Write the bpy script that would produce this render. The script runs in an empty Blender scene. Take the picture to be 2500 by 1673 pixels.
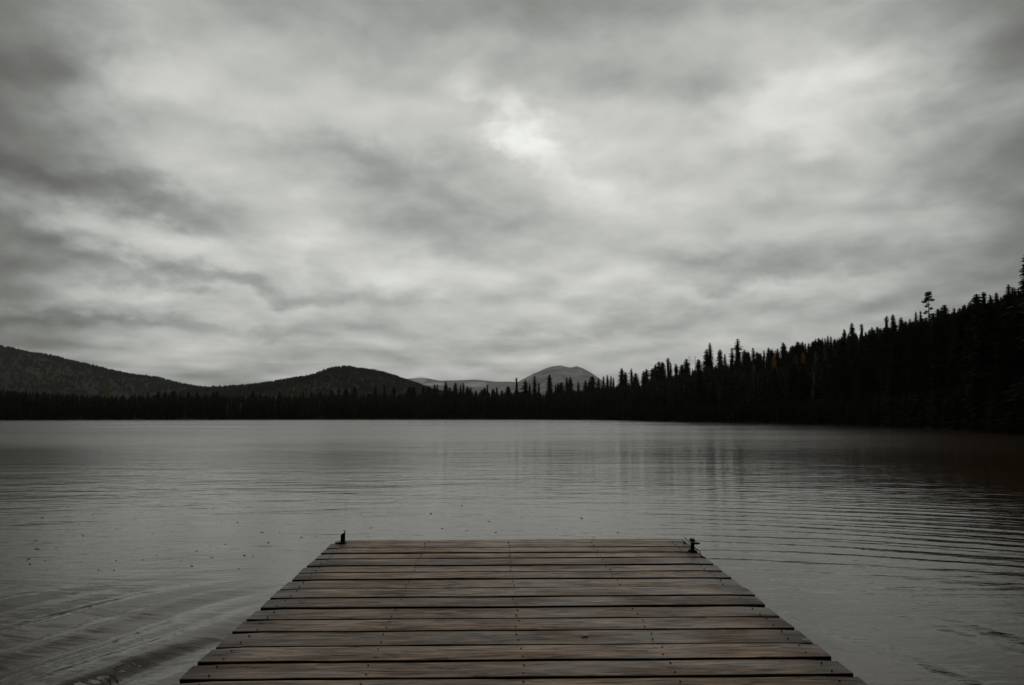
import bpy, math, random
import numpy as np
from mathutils import Vector

# ------------------------------------------------------------------ camera
sc = bpy.context.scene
F = 1750.0                      # focal length in pixels of the 2500 x 1673 photograph
CX, CY, HOR = 1250.0, 836.5, 1016.0
PITCH = math.atan((HOR - CY) / F)
CAM_H = 1.55
cam_data = bpy.data.cameras.new('camera')
cam_data.sensor_width = 36.0
cam_data.lens = F / 2500.0 * 36.0
cam_data.clip_start = 0.05
cam_data.clip_end = 60000.0
cam = bpy.data.objects.new('camera', cam_data)
sc.collection.objects.link(cam)
cam.location = (0, 0, CAM_H)
cam.rotation_euler = (math.pi / 2 + PITCH, 0, 0)
sc.camera = cam

CP, SP = math.cos(PITCH), math.sin(PITCH)
def ray(px, py):
    x, u = (px - CX) / F, (CY - py) / F
    return Vector((x, CP - u * SP, SP + u * CP))
def azel(px, py):
    d = ray(px, py).normalized()
    return math.atan2(d.x, d.y), math.asin(d.z)

# ------------------------------------------------------------------ exposure
sc.view_settings.view_transform = 'Standard'
sc.view_settings.look = 'None'
sc.view_settings.exposure = 0.0
sc.view_settings.gamma = 1.0
sc.view_settings.use_curve_mapping = False
try:
    sc.cycles.use_denoising = True
    sc.cycles.max_bounces = 6
    sc.cycles.diffuse_bounces = 3
    sc.cycles.glossy_bounces = 3
    sc.cycles.volume_bounces = 2
    sc.cycles.transparent_max_bounces = 8
    sc.cycles.use_light_tree = True
except Exception:
    pass

# ------------------------------------------------------------------ world: overcast sky
SUN_AZ, SUN_EL = math.radians(12), math.radians(52)      # a veiled sun ahead, right of centre
world = bpy.data.worlds.new('World')
sc.world = world
world.use_nodes = True
nt = world.node_tree
nt.nodes.clear()
class G:
    """tiny helper to write node graphs as expressions"""
    def __init__(self, tree): self.t = tree
    def node(self, kind, **kw):
        n = self.t.nodes.new(kind)
        for k, v in kw.items(): setattr(n, k, v)
        return n
    def put(self, sock, v):
        if isinstance(v, bpy.types.NodeSocket): self.t.links.new(v, sock)
        else: sock.default_value = v
    def m(self, op, a, b=None, c=None, clamp=False):
        n = self.node('ShaderNodeMath', operation=op, use_clamp=clamp)
        self.put(n.inputs[0], a)
        if b is not None: self.put(n.inputs[1], b)
        if c is not None: self.put(n.inputs[2], c)
        return n.outputs[0]
    def xyz(self, x, y, z):
        n = self.node('ShaderNodeCombineXYZ')
        for i, v in enumerate((x, y, z)): self.put(n.inputs[i], v)
        return n.outputs[0]
    def sep(self, v):
        n = self.node('ShaderNodeSeparateXYZ'); self.put(n.inputs[0], v); return n.outputs
    def noise(self, vec, scale, detail=3.0, rough=0.5, dist=0.0, out='Fac'):
        n = self.node('ShaderNodeTexNoise')
        self.put(n.inputs['Vector'], vec)
        n.inputs['Scale'].default_value = scale; n.inputs['Detail'].default_value = detail
        n.inputs['Roughness'].default_value = rough; n.inputs['Distortion'].default_value = dist
        return n.outputs[out]
    def ramp(self, fac, stops, interp='LINEAR'):
        n = self.node('ShaderNodeValToRGB'); cr = n.color_ramp; cr.interpolation = interp
        while len(cr.elements) < len(stops): cr.elements.new(0.5)
        for e, (p, c) in zip(cr.elements, stops):
            e.position = p
            e.color = (c, c, c, 1) if isinstance(c, (int, float)) else (*c, 1)
        self.put(n.inputs[0], fac); return n.outputs[0]
    def mix(self, fac, a, b, blend='MIX'):
        n = self.node('ShaderNodeMix', data_type='RGBA', blend_type=blend)
        self.put(n.inputs[0], fac)
        for s, v in ((6, a), (7, b)):
            if isinstance(v, (tuple, list)): v = (*v[:3], 1)
            self.put(n.inputs[s], v)
        return n.outputs[2]
    def maprange(self, v, a, b, c=0.0, d=1.0, smooth=True):
        n = self.node('ShaderNodeMapRange', interpolation_type='SMOOTHSTEP' if smooth else 'LINEAR')
        self.put(n.inputs[0], v)
        for i, q in enumerate((a, b, c, d)): self.put(n.inputs[i + 1], q)
        return n.outputs[0]

g = G(nt)
dirn = g.node('ShaderNodeTexCoord').outputs['Generated']
dx, dy, dz = g.sep(dirn)
zz = g.m('ADD', g.m('MAXIMUM', dz, 0.0), 0.24)
qx, qy = g.m('DIVIDE', dx, zz), g.m('DIVIDE', dy, zz)               # a flat cloud deck seen from below
P = g.xyz(qx, qy, 3.7)
P2 = g.xyz(g.m('MULTIPLY', qx, 0.955), g.m('MULTIPLY', qy, 0.955), 3.73)   # the same deck a little nearer: its lit upper side
az = g.m('ARCTAN2', dx, dy)
el = g.m('ARCSINE', dz)
AE = g.xyz(az, g.m('MULTIPLY', el, 1.7), 1.0)
warp = g.node('ShaderNodeTexNoise')
g.put(warp.inputs['Vector'], AE); warp.inputs['Scale'].default_value = 9.0; warp.inputs['Detail'].default_value = 5; warp.inputs['Roughness'].default_value = 0.6
wr, wg, wb = g.sep(warp.outputs['Color'])
n2 = g.noise(P, 2.1, 5.0, 0.47, 0.3)
n2b = g.noise(P2, 2.1, 5.0, 0.47, 0.3)
PL = g.xyz(g.m('DIVIDE', dx, g.m('SUBTRACT', zz, 0.17)), g.m('DIVIDE', dy, g.m('SUBTRACT', zz, 0.17)), 8.1)
nl = g.noise(PL, 1.1, 4.0, 0.5, 0.3)                                # long flat layers low over the horizon
lowb = g.maprange(el, 0.04, 0.20, 1.0, 0.0)
n3 = g.noise(P, 5.5, 4.0, 0.50, 0.2)
n3b = g.noise(P2, 5.5, 4.0, 0.50, 0.2)
U = g.m('ADD', az, g.m('MULTIPLY', g.m('SUBTRACT', wr, 0.5), 0.20))
V = g.m('ADD', el, g.m('MULTIPLY', g.m('SUBTRACT', wg, 0.5), 0.10))
# thin and thick places of the cloud deck: direction (read at photo pixel), half sizes, weight, tilt
CLOUDS = [
    (1285, 335, 110, 34, .36, 38), (1400, 430, 190, 90, .14, 30), (1340, 300, 260, 120, .07, 25),
    (2010, 205, 180, 42, .20, -4), (1930, 305, 170, 34, .13, 12), (2000, 260, 300, 130, .04, 0),
    (690, 615, 200, 40, .17, 6), (800, 540, 120, 34, .12, 14), (1000, 640, 330, 40, .14, 2),
    (300, 575, 160, 34, .20, 10), (420, 240, 200, 100, .13, 8), (650, 250, 260, 60, .09, 0),
    (1780, 705, 420, 24, .15, 0), (280, 720, 160, 22, .12, 0), (700, 752, 160, 14, .10, 0), (1250, 815, 520, 24, .07, 0),
    (860, 372, 320, 40, -.15, 4), (1060, 520, 190, 80, -.08, 30), (230, 455, 230, 30, -.20, 3),
    (540, 572, 120, 34, -.17, 18), (740, 722, 220, 22, -.13, 2), (330, 650, 200, 26, -.11, 10), (480, 690, 280, 20, -.06, 8),
    (1960, 645, 260, 28, -.16, 2), (2220, 690, 260, 28, -.13, 0), (1620, 215, 230, 50, -.11, 5),
    (420, 795, 330, 12, -.15, 1), (1500, 780, 260, 12, -.06, 0), (1850, 420, 260, 50, -.05, 10),
    (80, 160, 160, 220, -.10, 0), (1000, 10, 1100, 50, -.08, 0), (60, 800, 180, 36, -.12, 0),
]
UV = g.xyz(U, V, 0.0)
feat = None
for (px, py, sx, sy, w, ang) in CLOUDS:
    a0, e0 = azel(px, py)
    mp = g.node('ShaderNodeMapping', vector_type='TEXTURE')
    g.put(mp.inputs['Vector'], UV)
    mp.inputs['Location'].default_value = (a0, e0, 0)
    mp.inputs['Rotation'].default_value = (0, 0, -math.radians(ang))
    mp.inputs['Scale'].default_value = (sx / F, sy / F, 1)
    dp = g.node('ShaderNodeVectorMath', operation='DOT_PRODUCT')
    g.put(dp.inputs[0], mp.outputs[0]); g.put(dp.inputs[1], mp.outputs[0])
    e = g.m('POWER', 0.5, dp.outputs['Value'])
    feat = g.m('MULTIPLY', e, w) if feat is None else g.m('MULTIPLY_ADD', e, w, feat)
feat = g.m('MULTIPLY', feat, g.m('ADD', 0.45, g.m('MULTIPLY', n2, 1.05)))
# lens falloff painted into the sky: darker to both sides, behind and overhead
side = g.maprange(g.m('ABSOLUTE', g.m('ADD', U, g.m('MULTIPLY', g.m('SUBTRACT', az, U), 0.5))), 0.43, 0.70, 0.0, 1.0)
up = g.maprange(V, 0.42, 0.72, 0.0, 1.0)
thick = g.m('MAXIMUM', side, g.m('MULTIPLY', up, 0.8))  # weight of the painted falloff
val = g.m('ADD', 0.518, g.m('MULTIPLY', g.m('SUBTRACT', n2, 0.5), 0.25))
val = g.m('ADD', val, g.m('MULTIPLY', g.m('MULTIPLY', g.m('SUBTRACT', nl, 0.5), lowb), 0.40))
val = g.m('ADD', val, g.m('MULTIPLY', g.m('SUBTRACT', n2, n2b), 0.42))
val = g.m('ADD', val, g.m('MULTIPLY', g.m('SUBTRACT', n3, n3b), 0.22))
val = g.m('ADD', val, g.m('MULTIPLY', g.m('SUBTRACT', n3, 0.5), 0.12))
val = g.m('ADD', val, feat)
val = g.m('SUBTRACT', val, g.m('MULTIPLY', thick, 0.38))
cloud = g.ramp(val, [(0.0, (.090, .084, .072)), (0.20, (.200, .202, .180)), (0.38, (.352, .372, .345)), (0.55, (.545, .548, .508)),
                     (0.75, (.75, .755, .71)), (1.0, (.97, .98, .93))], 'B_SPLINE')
sky = g.node('ShaderNodeTexSky', sky_type='NISHITA', sun_disc=False)
sky.sun_elevation = SUN_EL
sky.sun_rotation = SUN_AZ
cl10 = g.mix(1.0, cloud, (10, 10, 10), 'MULTIPLY')
mixn = g.mix(0.97, sky.outputs[0], cl10)
world.cycles.sampling_method = 'MANUAL'
world.cycles.sample_map_resolution = 256
bg = g.node('ShaderNodeBackground')
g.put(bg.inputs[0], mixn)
bg.inputs[1].default_value = 0.10
g.t.links.new(bg.outputs[0], g.node('ShaderNodeOutputWorld').inputs[0])

# ------------------------------------------------------------------ sun behind the overcast
sl = bpy.data.lights.new('sun', 'SUN')
sl.energy = 0.5
sl.angle = math.radians(40)
sl.color = (1.0, 0.96, 0.9)
sun = bpy.data.objects.new('sun', sl)
sc.collection.objects.link(sun)
sd = Vector((math.sin(SUN_AZ) * math.cos(SUN_EL), math.cos(SUN_AZ) * math.cos(SUN_EL), math.sin(SUN_EL)))
sun.rotation_euler = sd.to_track_quat('Z', 'Y').to_euler()
sun.location = sd * 100

# ------------------------------------------------------------------ helpers
COL = sc.collection
rng = random.Random(7)
nrng = np.random.default_rng(11)

def mesh_np(name, verts, faces, mats=(), smooth=False, midx=None):
    """verts (n,3) array; faces: (m,3) or (m,4) array, or a list of lists"""
    me = bpy.data.meshes.new(name)
    if isinstance(faces, np.ndarray):
        verts = np.asarray(verts, dtype=np.float32)
        m, k = faces.shape
        me.vertices.add(len(verts)); me.vertices.foreach_set('co', verts.ravel())
        me.loops.add(m * k); me.loops.foreach_set('vertex_index', faces.astype(np.int32).ravel())
        me.polygons.add(m)
        me.polygons.foreach_set('loop_start', np.arange(0, m * k, k, dtype=np.int32))
        me.update(calc_edges=True)
    else:
        me.from_pydata([tuple(v) for v in verts], [], faces)
    for mt in mats: me.materials.append(mt)
    if midx is not None: me.polygons.foreach_set('material_index', np.asarray(midx, dtype=np.int32))
    me.polygons.foreach_set('use_smooth', np.full(len(me.polygons), smooth))
    me.update()
    return me
def add(name, data=None, parent=None, loc=None, label=None, cat=None, group=None, kind=None):
    o = bpy.data.objects.new(name, data)
    COL.objects.link(o)
    if parent is not None: o.parent = parent
    if loc is not None: o.location = loc
    for k, v in (('label', label), ('category', cat), ('group', group), ('kind', kind)):
        if v: o[k] = v
    return o
def material(name):
    mt = bpy.data.materials.new(name); mt.use_nodes = True
    t = mt.node_tree; t.nodes.clear()
    gg = G(t)
    out = gg.node('ShaderNodeOutputMaterial')
    bs = gg.node('ShaderNodeBsdfPrincipled')
    t.links.new(bs.outputs[0], out.inputs[0])
    return mt, gg, bs, out

def np_noise(seed):
    """smooth value noise on a lattice, vectorised"""
    tab = np.random.default_rng(seed).random((256, 256))
    def f(x, y):
        xi, yi = np.floor(x).astype(int), np.floor(y).astype(int)
        fx, fy = x - xi, y - yi
        fx, fy = fx * fx * (3 - 2 * fx), fy * fy * (3 - 2 * fy)
        a, b = tab[xi & 255, yi & 255], tab[(xi + 1) & 255, yi & 255]
        c, d = tab[xi & 255, (yi + 1) & 255], tab[(xi + 1) & 255, (yi + 1) & 255]
        return (a * (1 - fx) + b * fx) * (1 - fy) + (c * (1 - fx) + d * fx) * fy
    return f
def fbm(f, x, y, octv=4, gain=0.5):
    s, a, tot = 0.0, 1.0, 0.0
    for i in range(octv):
        s = s + a * (f(x * 2 ** i + 17.3 * i, y * 2 ** i + 9.1 * i) - 0.5); tot += a; a *= gain
    return s / tot
NZ = np_noise(3)

# ------------------------------------------------------------------ materials
def mat_water():
    mt, q, b, out = material('lake_water')
    pos = q.node('ShaderNodeNewGeometry').outputs['Position']
    x, y, z = q.sep(pos)
    dist = q.m('SQRT', q.m('ADD', q.m('MULTIPLY', x, x), q.m('MULTIPLY', y, y)))
    # wind: patches of ruffled and of calm water, stretched across the lake
    patch = q.noise(q.xyz(q.m('MULTIPLY', x, 0.012), q.m('MULTIPLY', y, 0.03), 1.0), 1.0, 3.0, 0.55)
    lee = q.maprange(q.m('SUBTRACT', x, q.m('MULTIPLY', y, 0.10)), -8.0, 45.0, 1.0, 0.0)     # the wooded slope shelters the right side
    ruff = q.m('MULTIPLY', q.maprange(patch, 0.40, 0.62, 0.0, 1.0), lee)
    # near water: fine ripples
    s1 = q.noise(q.xyz(q.m('MULTIPLY', x, 2.0), q.m('MULTIPLY', y, 6.0), 0.0), 1.0, 4.0, 0.6, 0.3)
    s2 = q.noise(q.xyz(q.m('MULTIPLY', x, 9.0), q.m('MULTIPLY', y, 22.0), 4.0), 1.0, 2.0, 0.5, 0.2)
    s3 = q.noise(q.xyz(q.m('MULTIPLY', x, 0.28), q.m('MULTIPLY', y, 0.75), 8.0), 1.0, 4.0, 0.62, 0.2)
    s4 = q.noise(q.xyz(q.m('MULTIPLY', x, 0.05), q.m('MULTIPLY', y, 0.16), 2.0), 1.0, 4.0, 0.65, 0.2)
    h = q.m('MULTIPLY', s1, 0.0062)
    h = q.m('ADD', h, q.m('MULTIPLY', s2, 0.0009))
    h = q.m('ADD', h, q.m('MULTIPLY', s3, q.m('ADD', 0.010, q.m('MULTIPLY', ruff, 0.06))))
    far = q.maprange(dist, 25.0, 140.0, 0.0, 1.0)
    h = q.m('ADD', h, q.m('MULTIPLY', q.m('MULTIPLY', s4, far), q.m('ADD', 0.08, q.m('MULTIPLY', ruff, 0.25))))
    bp = q.node('ShaderNodeBump')
    bp.inputs['Strength'].default_value = 1.0; bp.inputs['Distance'].default_value = 1.0
    q.put(bp.inputs['Height'], h)
    q.t.links.new(bp.outputs[0], b.inputs['Normal'])
    # ripples too small to see widen the reflection with the fetch of the open lake
    r = q.m('ADD', 0.05, q.m('MULTIPLY', q.maprange(dist, 6.0, 90.0), q.m('ADD', 0.05, q.m('MULTIPLY', q.m('ADD', ruff, lee), 0.11))))
    strip = q.m('MULTIPLY', q.maprange(dist, 225.0, 275.0), lee)
    r = q.m('ADD', r, q.m('MULTIPLY', strip, 0.12))
    q.put(b.inputs['Roughness'], r)
    b.inputs['Base Color'].default_value = (.046, .029, .014, 1)
    b.inputs['IOR'].default_value = 1.333
    return mt
def mat_ground():
    mt, q, b, out = material('forest_floor')
    pos = q.node('ShaderNodeNewGeometry').outputs['Position']
    n = q.noise(pos, 0.35, 5.0, 0.6)
    q.put(b.inputs['Base Color'], q.ramp(n, [(0.3, (.010, .009, .006)), (0.55, (.020, .018, .011)), (0.75, (.030, .026, .016))]))
    b.inputs['Roughness'].default_value = 0.95
    b.inputs['Specular IOR Level'].default_value = 0.1
    return mt
def mat_hill(name, stops, scale, rocky=False):
    mt, q, b, out = material(name)
    pos = q.node('ShaderNodeNewGeometry').outputs['Position']
    n = q.noise(pos, scale, 6.0, 0.62, 0.4)
    n2 = q.noise(pos, scale * 5.0, 4.0, 0.6)
    f = q.m('ADD', q.m('MULTIPLY', n, 0.7), q.m('MULTIPLY', n2, 0.3))
    q.put(b.inputs['Base Color'], q.ramp(f, stops))
    b.inputs['Roughness'].default_value = 0.95
    b.inputs['Specular IOR Level'].default_value = 0.1
    bp = q.node('ShaderNodeBump'); bp.inputs['Strength'].default_value = 0.8
    bp.inputs['Distance'].default_value = 25.0 if rocky else 8.0
    q.put(bp.inputs['Height'], n2); q.t.links.new(bp.outputs[0], b.inputs['Normal'])
    return mt
def mat_needles(name, c0, c1):
    mt, q, b, out = material(name)
    pos = q.node('ShaderNodeNewGeometry').outputs['Position']
    rnd = q.node('ShaderNodeObjectInfo').outputs['Random']
    n = q.noise(pos, 0.9, 3.0, 0.6)
    f = q.m('ADD', q.m('MULTIPLY', n, 0.7), q.m('MULTIPLY', rnd, 0.35))
    q.put(b.inputs['Base Color'], q.ramp(f, [(0.25, c0), (0.8, c1)]))
    b.inputs['Roughness'].default_value = 0.8
    b.inputs['Specular IOR Level'].default_value = 0.05
    return mt
def mat_plain(name, col, rough=0.8, metal=0.0, var=0.35, scale=20.0):
    mt, q, b, out = material(name)
    co = q.node('ShaderNodeTexCoord').outputs['Object']
    n = q.noise(co, scale, 4.0, 0.6)
    dark = tuple(c * (1 - var) for c in col); lite = tuple(c * (1 + var) for c in col)
    q.put(b.inputs['Base Color'], q.ramp(n, [(0.3, dark), (0.7, lite)]))
    b.inputs['Roughness'].default_value = rough; b.inputs['Metallic'].default_value = metal
    return mt
def mat_plank():
    mt, q, b, out = material('weathered_deck_wood')
    co = q.node('ShaderNodeTexCoord').outputs['Object']
    rnd = q.node('ShaderNodeObjectInfo').outputs['Random']
    x, y, z = q.sep(co)
    off = q.m('MULTIPLY', rnd, 91.0)
    # boards are flat-sawn: long grain along the board bent round knots
    kv = q.xyz(q.m('ADD', q.m('MULTIPLY', x, 1.6), off), q.m('MULTIPLY', y, 6.5), off)
    vor = q.node('ShaderNodeTexVoronoi'); q.put(vor.inputs['Vector'], kv); vor.inputs['Scale'].default_value = 1.0
    vor.inputs['Randomness'].default_value = 1.0
    kd = vor.outputs['Distance']
    knot = q.maprange(kd, 0.04, 0.17, 1.0, 0.0)
    bend = q.m('MULTIPLY', q.maprange(kd, 0.0, 0.6, 1.0, 0.0), 0.02)
    gy = q.m('ADD', y, bend)
    grain = q.noise(q.xyz(q.m('ADD', q.m('MULTIPLY', x, 4.5), off), q.m('MULTIPLY', gy, 75.0), off), 1.0, 5.0, 0.66, 0.7)
    coarse = q.noise(q.xyz(q.m('ADD', q.m('MULTIPLY', x, 2.8), off), q.m('MULTIPLY', y, 15.0), q.m('ADD', off, 5.0)), 1.0, 5.0, 0.66, 0.8)
    crack = q.noise(q.xyz(q.m('ADD', q.m('MULTIPLY', x, 5.0), off), q.m('MULTIPLY', gy, 34.0), q.m('ADD', off, 9.0)), 1.0, 3.0, 0.55, 0.3)
    crack = q.maprange(crack, 0.585, 0.655, 0.0, 1.0)
    base = q.ramp(grain, [(0.32, (.055, .036, .023)), (0.5, (.230, .162, .108)), (0.68, (.46, .345, .245))])
    tone = q.ramp(coarse, [(0.34, (.30, .27, .25)), (0.48, (.85, .84, .83)), (0.66, (1.5, 1.45, 1.38))])
    base = q.mix(1.0, base, tone, 'MULTIPLY')
    pt = q.ramp(rnd, [(0.0, (.62, .60, .58)), (0.3, (1.0, .93, .86)), (0.55, (.80, .82, .82)), (0.8, (1.22, 1.12, 1.0)), (1.0, (.92, .80, .70))])
    base = q.mix(1.0, base, pt, 'MULTIPLY')
    # damp, dirt-dark ends of the boards
    edge = q.m('ADD', q.m('ABSOLUTE', x), q.m('MULTIPLY', q.m('SUBTRACT', coarse, 0.5), 0.55))
    edge = q.maprange(edge, 1.12, 1.36, 0.0, 0.55)
    base = q.mix(edge, base, (.03, .024, .019))
    base = q.mix(q.m('MULTIPLY', knot, 0.75), base, (.028, .020, .014))
    base = q.mix(q.m('MULTIPLY', crack, 0.85), base, (.012, .009, .007))
    # specks: pits, nail heads, needles
    v2 = q.node('ShaderNodeTexVoronoi'); q.put(v2.inputs['Vector'], q.xyz(q.m('ADD', q.m('MULTIPLY', x, 5.0), off), q.m('MULTIPLY', y, 13.0), off))
    sp = q.maprange(v2.outputs['Distance'], 0.05, 0.11, 1.0, 0.0)
    pick = q.m('GREATER_THAN', q.sep(v2.outputs['Color'])[0], 0.62)
    base = q.mix(q.m('MULTIPLY', q.m('MULTIPLY', sp, pick), 0.85), base, (.012, .009, .008))
    # shade of the gaps painted into the colour of the board sides
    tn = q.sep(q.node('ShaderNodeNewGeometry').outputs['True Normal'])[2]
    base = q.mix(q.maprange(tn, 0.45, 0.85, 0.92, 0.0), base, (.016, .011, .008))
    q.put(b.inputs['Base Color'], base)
    wet = q.noise(q.xyz(q.m('ADD', q.m('MULTIPLY', x, 1.1), off), q.m('MULTIPLY', y, 4.0), 3.0), 1.0, 3.0, 0.5)
    q.put(b.inputs['Roughness'], q.maprange(wet, 0.38, 0.62, 0.36, 0.66))
    b.inputs['Specular IOR Level'].default_value = 0.22
    h = q.m('ADD', q.m('MULTIPLY', grain, 0.0022), q.m('MULTIPLY', crack, -0.003))
    h = q.m('ADD', h, q.m('MULTIPLY', coarse, 0.003))
    bp = q.node('ShaderNodeBump'); bp.inputs['Strength'].default_value = 0.9; bp.inputs['Distance'].default_value = 1.0
    q.put(bp.inputs['Height'], h); q.t.links.new(bp.outputs[0], b.inputs['Normal'])
    return mt
M = {
    'water': mat_water(), 'ground': mat_ground(),
    'hill': mat_hill('wooded_hillside', [(0.3, (.010, .012, .008)), (0.5, (.020, .023, .012)), (0.60, (.040, .038, .017)), (0.72, (.085, .066, .026))], 0.006),
    'rock': mat_hill('bare_mountain_rock', [(0.40, (.07, .07, .068)), (0.48, (.16, .162, .153)), (0.54, (.25, .245, .23)), (0.62, (.36, .35, .32))], 0.006, True),
    'ridge': mat_hill('far_ridge', [(0.3, (.03, .035, .036)), (0.7, (.06, .065, .062))], 0.001, True),
    'needle': mat_needles('spruce_needles', (.005, .008, .004), (.017, .022, .010)),
    'autumn': mat_needles('autumn_leaves', (.22, .085, .015), (.50, .26, .045)),
    'autumn_pale': mat_needles('pale_autumn_leaves', (.07, .05, .02), (.18, .125, .045)),
    'yellow': mat_needles('yellow_autumn_leaves', (.12, .10, .02), (.26, .22, .05)),
    'bark': mat_plain('bark', (.035, .028, .022), 0.9), 'pale_bark': mat_plain('pale_bark', (.22, .21, .18), 0.8),
    'plank': mat_plank(), 'beam': mat_plain('wet_beam_wood', (.04, .031, .023), 0.6),
    'iron': mat_plain('rusty_black_iron', (.020, .016, .013), 0.45, 0.6, 0.5, 40.0),
    'steel': mat_plain('worn_steel', (.20, .19, .17), 0.4, 0.8, 0.3, 60.0),
    'leaf': mat_plain('wet_dead_leaf', (.022, .016, .010), 0.45), 'twig': mat_plain('wet_twig', (.02, .015, .011), 0.5),
    'greywood': mat_plain('grey_timber', (.30, .29, .27), 0.8),
}

# ------------------------------------------------------------------ terrain
def azpx(px): return math.atan((px - CX) / F * 1.0 / (CP - (CY - HOR) / F * SP))
_tab = [  # photo column -> shore distance, ridge distance, ridge ground height, canopy top row
    (0, 325, 372, 5.0, 941), (200, 325, 372, 4.0, 953), (400, 325, 372, 3.0, 957), (700, 325, 372, 3.0, 957), (900, 325, 372, 3.5, 952),
    (1100, 322, 368, 4.0, 950), (1300, 315, 358, 4.5, 949), (1450, 290, 345, 5.5, 940), (1550, 250, 334, 7.5, 925), (1700, 196, 310, 12.0, 890),
    (1900, 165, 280, 16.5, 855), (2100, 132, 246, 19.5, 802), (2300, 98, 206, 20.0, 760), (2500, 74, 160, 19.5, 700)]
AZ = [azpx(t[0]) for t in _tab]
AZT = np.array([-math.pi, -2.6, -2.1, -1.6, -1.1, -0.85] + AZ + [0.85, 1.1, 1.6, 2.1, 2.6, math.pi])
DST = np.array([2.8, 3.4, 5.0, 10, 70, 230] + [t[1] for t in _tab] + [48, 16, 5.0, 3.6, 3.0, 2.8], float)  # unseen shore beside the dock drawn in close for the added shade trees
DRT = np.array([60, 70, 90, 150, 290, 360] + [t[2] for t in _tab] + [125, 100, 80, 65, 60, 60], float)
ZRT = np.array([7, 7, 6, 6, 7, 7] + [t[3] for t in _tab] + [18, 16, 12, 9, 7, 7], float)
ELT = [math.atan(((HOR - t[4]) / F) * math.cos(a)) for a, t in zip(AZ, _tab)]
def canopy(a): return float(np.interp(a, AZ, ELT))
def ground_z(x, y):
    x, y = np.asarray(x, float), np.asarray(y, float)
    r, a = np.hypot(x, y), np.arctan2(x, y)
    ds, dr, zr = np.interp(a, AZT, DST), np.interp(a, AZT, DRT), np.interp(a, AZT, ZRT)
    ds = ds * (1 + 0.02 * fbm(NZ, a * 40 + 50, a * 0 + 3.3, 3))
    t = r - ds
    bed = np.maximum(-2.4, t * 0.15)
    k = np.clip(t / (dr - ds), 0, 1)
    land = 0.5 * np.clip(t / 2.0, 0, 1) + (zr - 0.5) * (0.35 * k + 0.65 * k * k * (3 - 2 * k))
    back = np.clip((r - dr) / 500.0, 0, 1)
    land = land * (1 - back) + 6.0 * back
    land = land + np.clip(t / 12, 0, 1) * 1.2 * fbm(NZ, x / 14 + 30, y / 14 + 30, 3)
    return np.where(t < 0, bed, land)
def gz(x, y): return float(ground_z(np.array([x]), np.array([y]))[0])

na = 540
aa = np.linspace(-math.pi, math.pi, na, endpoint=False)
rr = np.concatenate([[0.6], np.geomspace(2.0, 40, 36), np.linspace(44, 420, 110), np.geomspace(450, 15800, 24)])
A2, R2 = np.meshgrid(aa, rr)
gx, gy = R2 * np.sin(A2), R2 * np.cos(A2)
gv = np.stack([gx, gy, ground_z(gx, gy)], -1).reshape(-1, 3)
ii, jj = np.meshgrid(np.arange(len(rr) - 1), np.arange(na), indexing='ij')
j2 = (jj + 1) % na
gf = np.stack([ii * na + jj, (ii + 1) * na + jj, (ii + 1) * na + j2, ii * na + j2], -1).reshape(-1, 4)
# close the small hole round the camera's foot
gv = np.vstack([gv, [[0, 0, ground_z(np.array([0.0]), np.array([0.1]))[0]]]])
add('ground', mesh_np('ground', gv, gf, [M['ground']], True), kind='structure')

# hills: a ridge line read as direction and height, with a real foot before and behind
def hill(name, pts, D, depth, mat, seed, rough, n=260, foot=3.0, m=26):
    pts = sorted(pts)
    xs = np.linspace(pts[0][0], pts[-1][0], n)
    ys = np.interp(xs, [p[0] for p in pts], [p[1] for p in pts])
    nf = np_noise(seed)
    ys = ys + (5.0 if D < 3000 else 2.0) * fbm(nf, xs / 26.0, xs * 0 + 5.5, 4, 0.6)
    V_ = []
    for i, (px, py) in enumerate(zip(xs, ys)):
        d = ray(px, py); s = D / d.y; X, Z = d.x * s, CAM_H + d.z * s
        for k in np.linspace(-1, 1, m):
            w = (math.cos(k * math.pi) * 0.5 + 0.5)
            w = w ** 0.9
            yy = D + k * depth
            zz_ = foot + max(0.0, Z - foot) * w
            nzv = float(fbm(nf, np.array([X / rough + 40]), np.array([yy / rough + 40]), 4)[0])
            zz_ += nzv * (Z - foot) * 0.5 * (1 - w) * min(1.0, w * 6)
            V_.append((X * (1 + 0.10 * k * depth / D), yy, zz_))
    I, J = np.meshgrid(np.arange(n - 1), np.arange(m - 1), indexing='ij')
    Fc = np.stack([I * m + J, I * m + J + 1, (I + 1) * m + J + 1, (I + 1) * m + J], -1).reshape(-1, 4)
    Fc = Fc[:, ::-1]
    V_ = np.array(V_)
    o = add(name, mesh_np(name, V_, Fc, [mat], True), kind='structure')
    return o, V_.reshape(n, m, 3)
_, HL = hill('hill_left', [(-900, 985), (-600, 900), (-350, 850), (-150, 835), (0, 849), (30, 856), (55, 865), (105, 868), (150, 881), (230, 900), (290, 915),
      (345, 924), (375, 925), (400, 935), (450, 944), (490, 950), (560, 958), (680, 985), (760, 1012)], 1800, 760, M['hill'], 21, 340)
_, HM = hill('hill_middle', [(380, 1010), (470, 975), (560, 952), (640, 948), (700, 939), (770, 927), (800, 922), (830, 908), (855, 902), (880, 907), (910, 910),
      (960, 922), (1000, 937), (1020, 943), (1060, 957), (1100, 966), (1200, 985), (1300, 1010)], 1350, 520, M['hill'], 22, 240)
hill('mountain_peak', [(1050, 1000), (1150, 970), (1212, 951), (1257, 938), (1278, 926), (1305, 912), (1331, 900), (1349, 895), (1367, 893), (1391, 899), (1406, 895),
      (1421, 901), (1439, 911), (1454, 922), (1475, 938), (1520, 965), (1600, 1000)], 8000, 2000, M['rock'], 23, 800)
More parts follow.
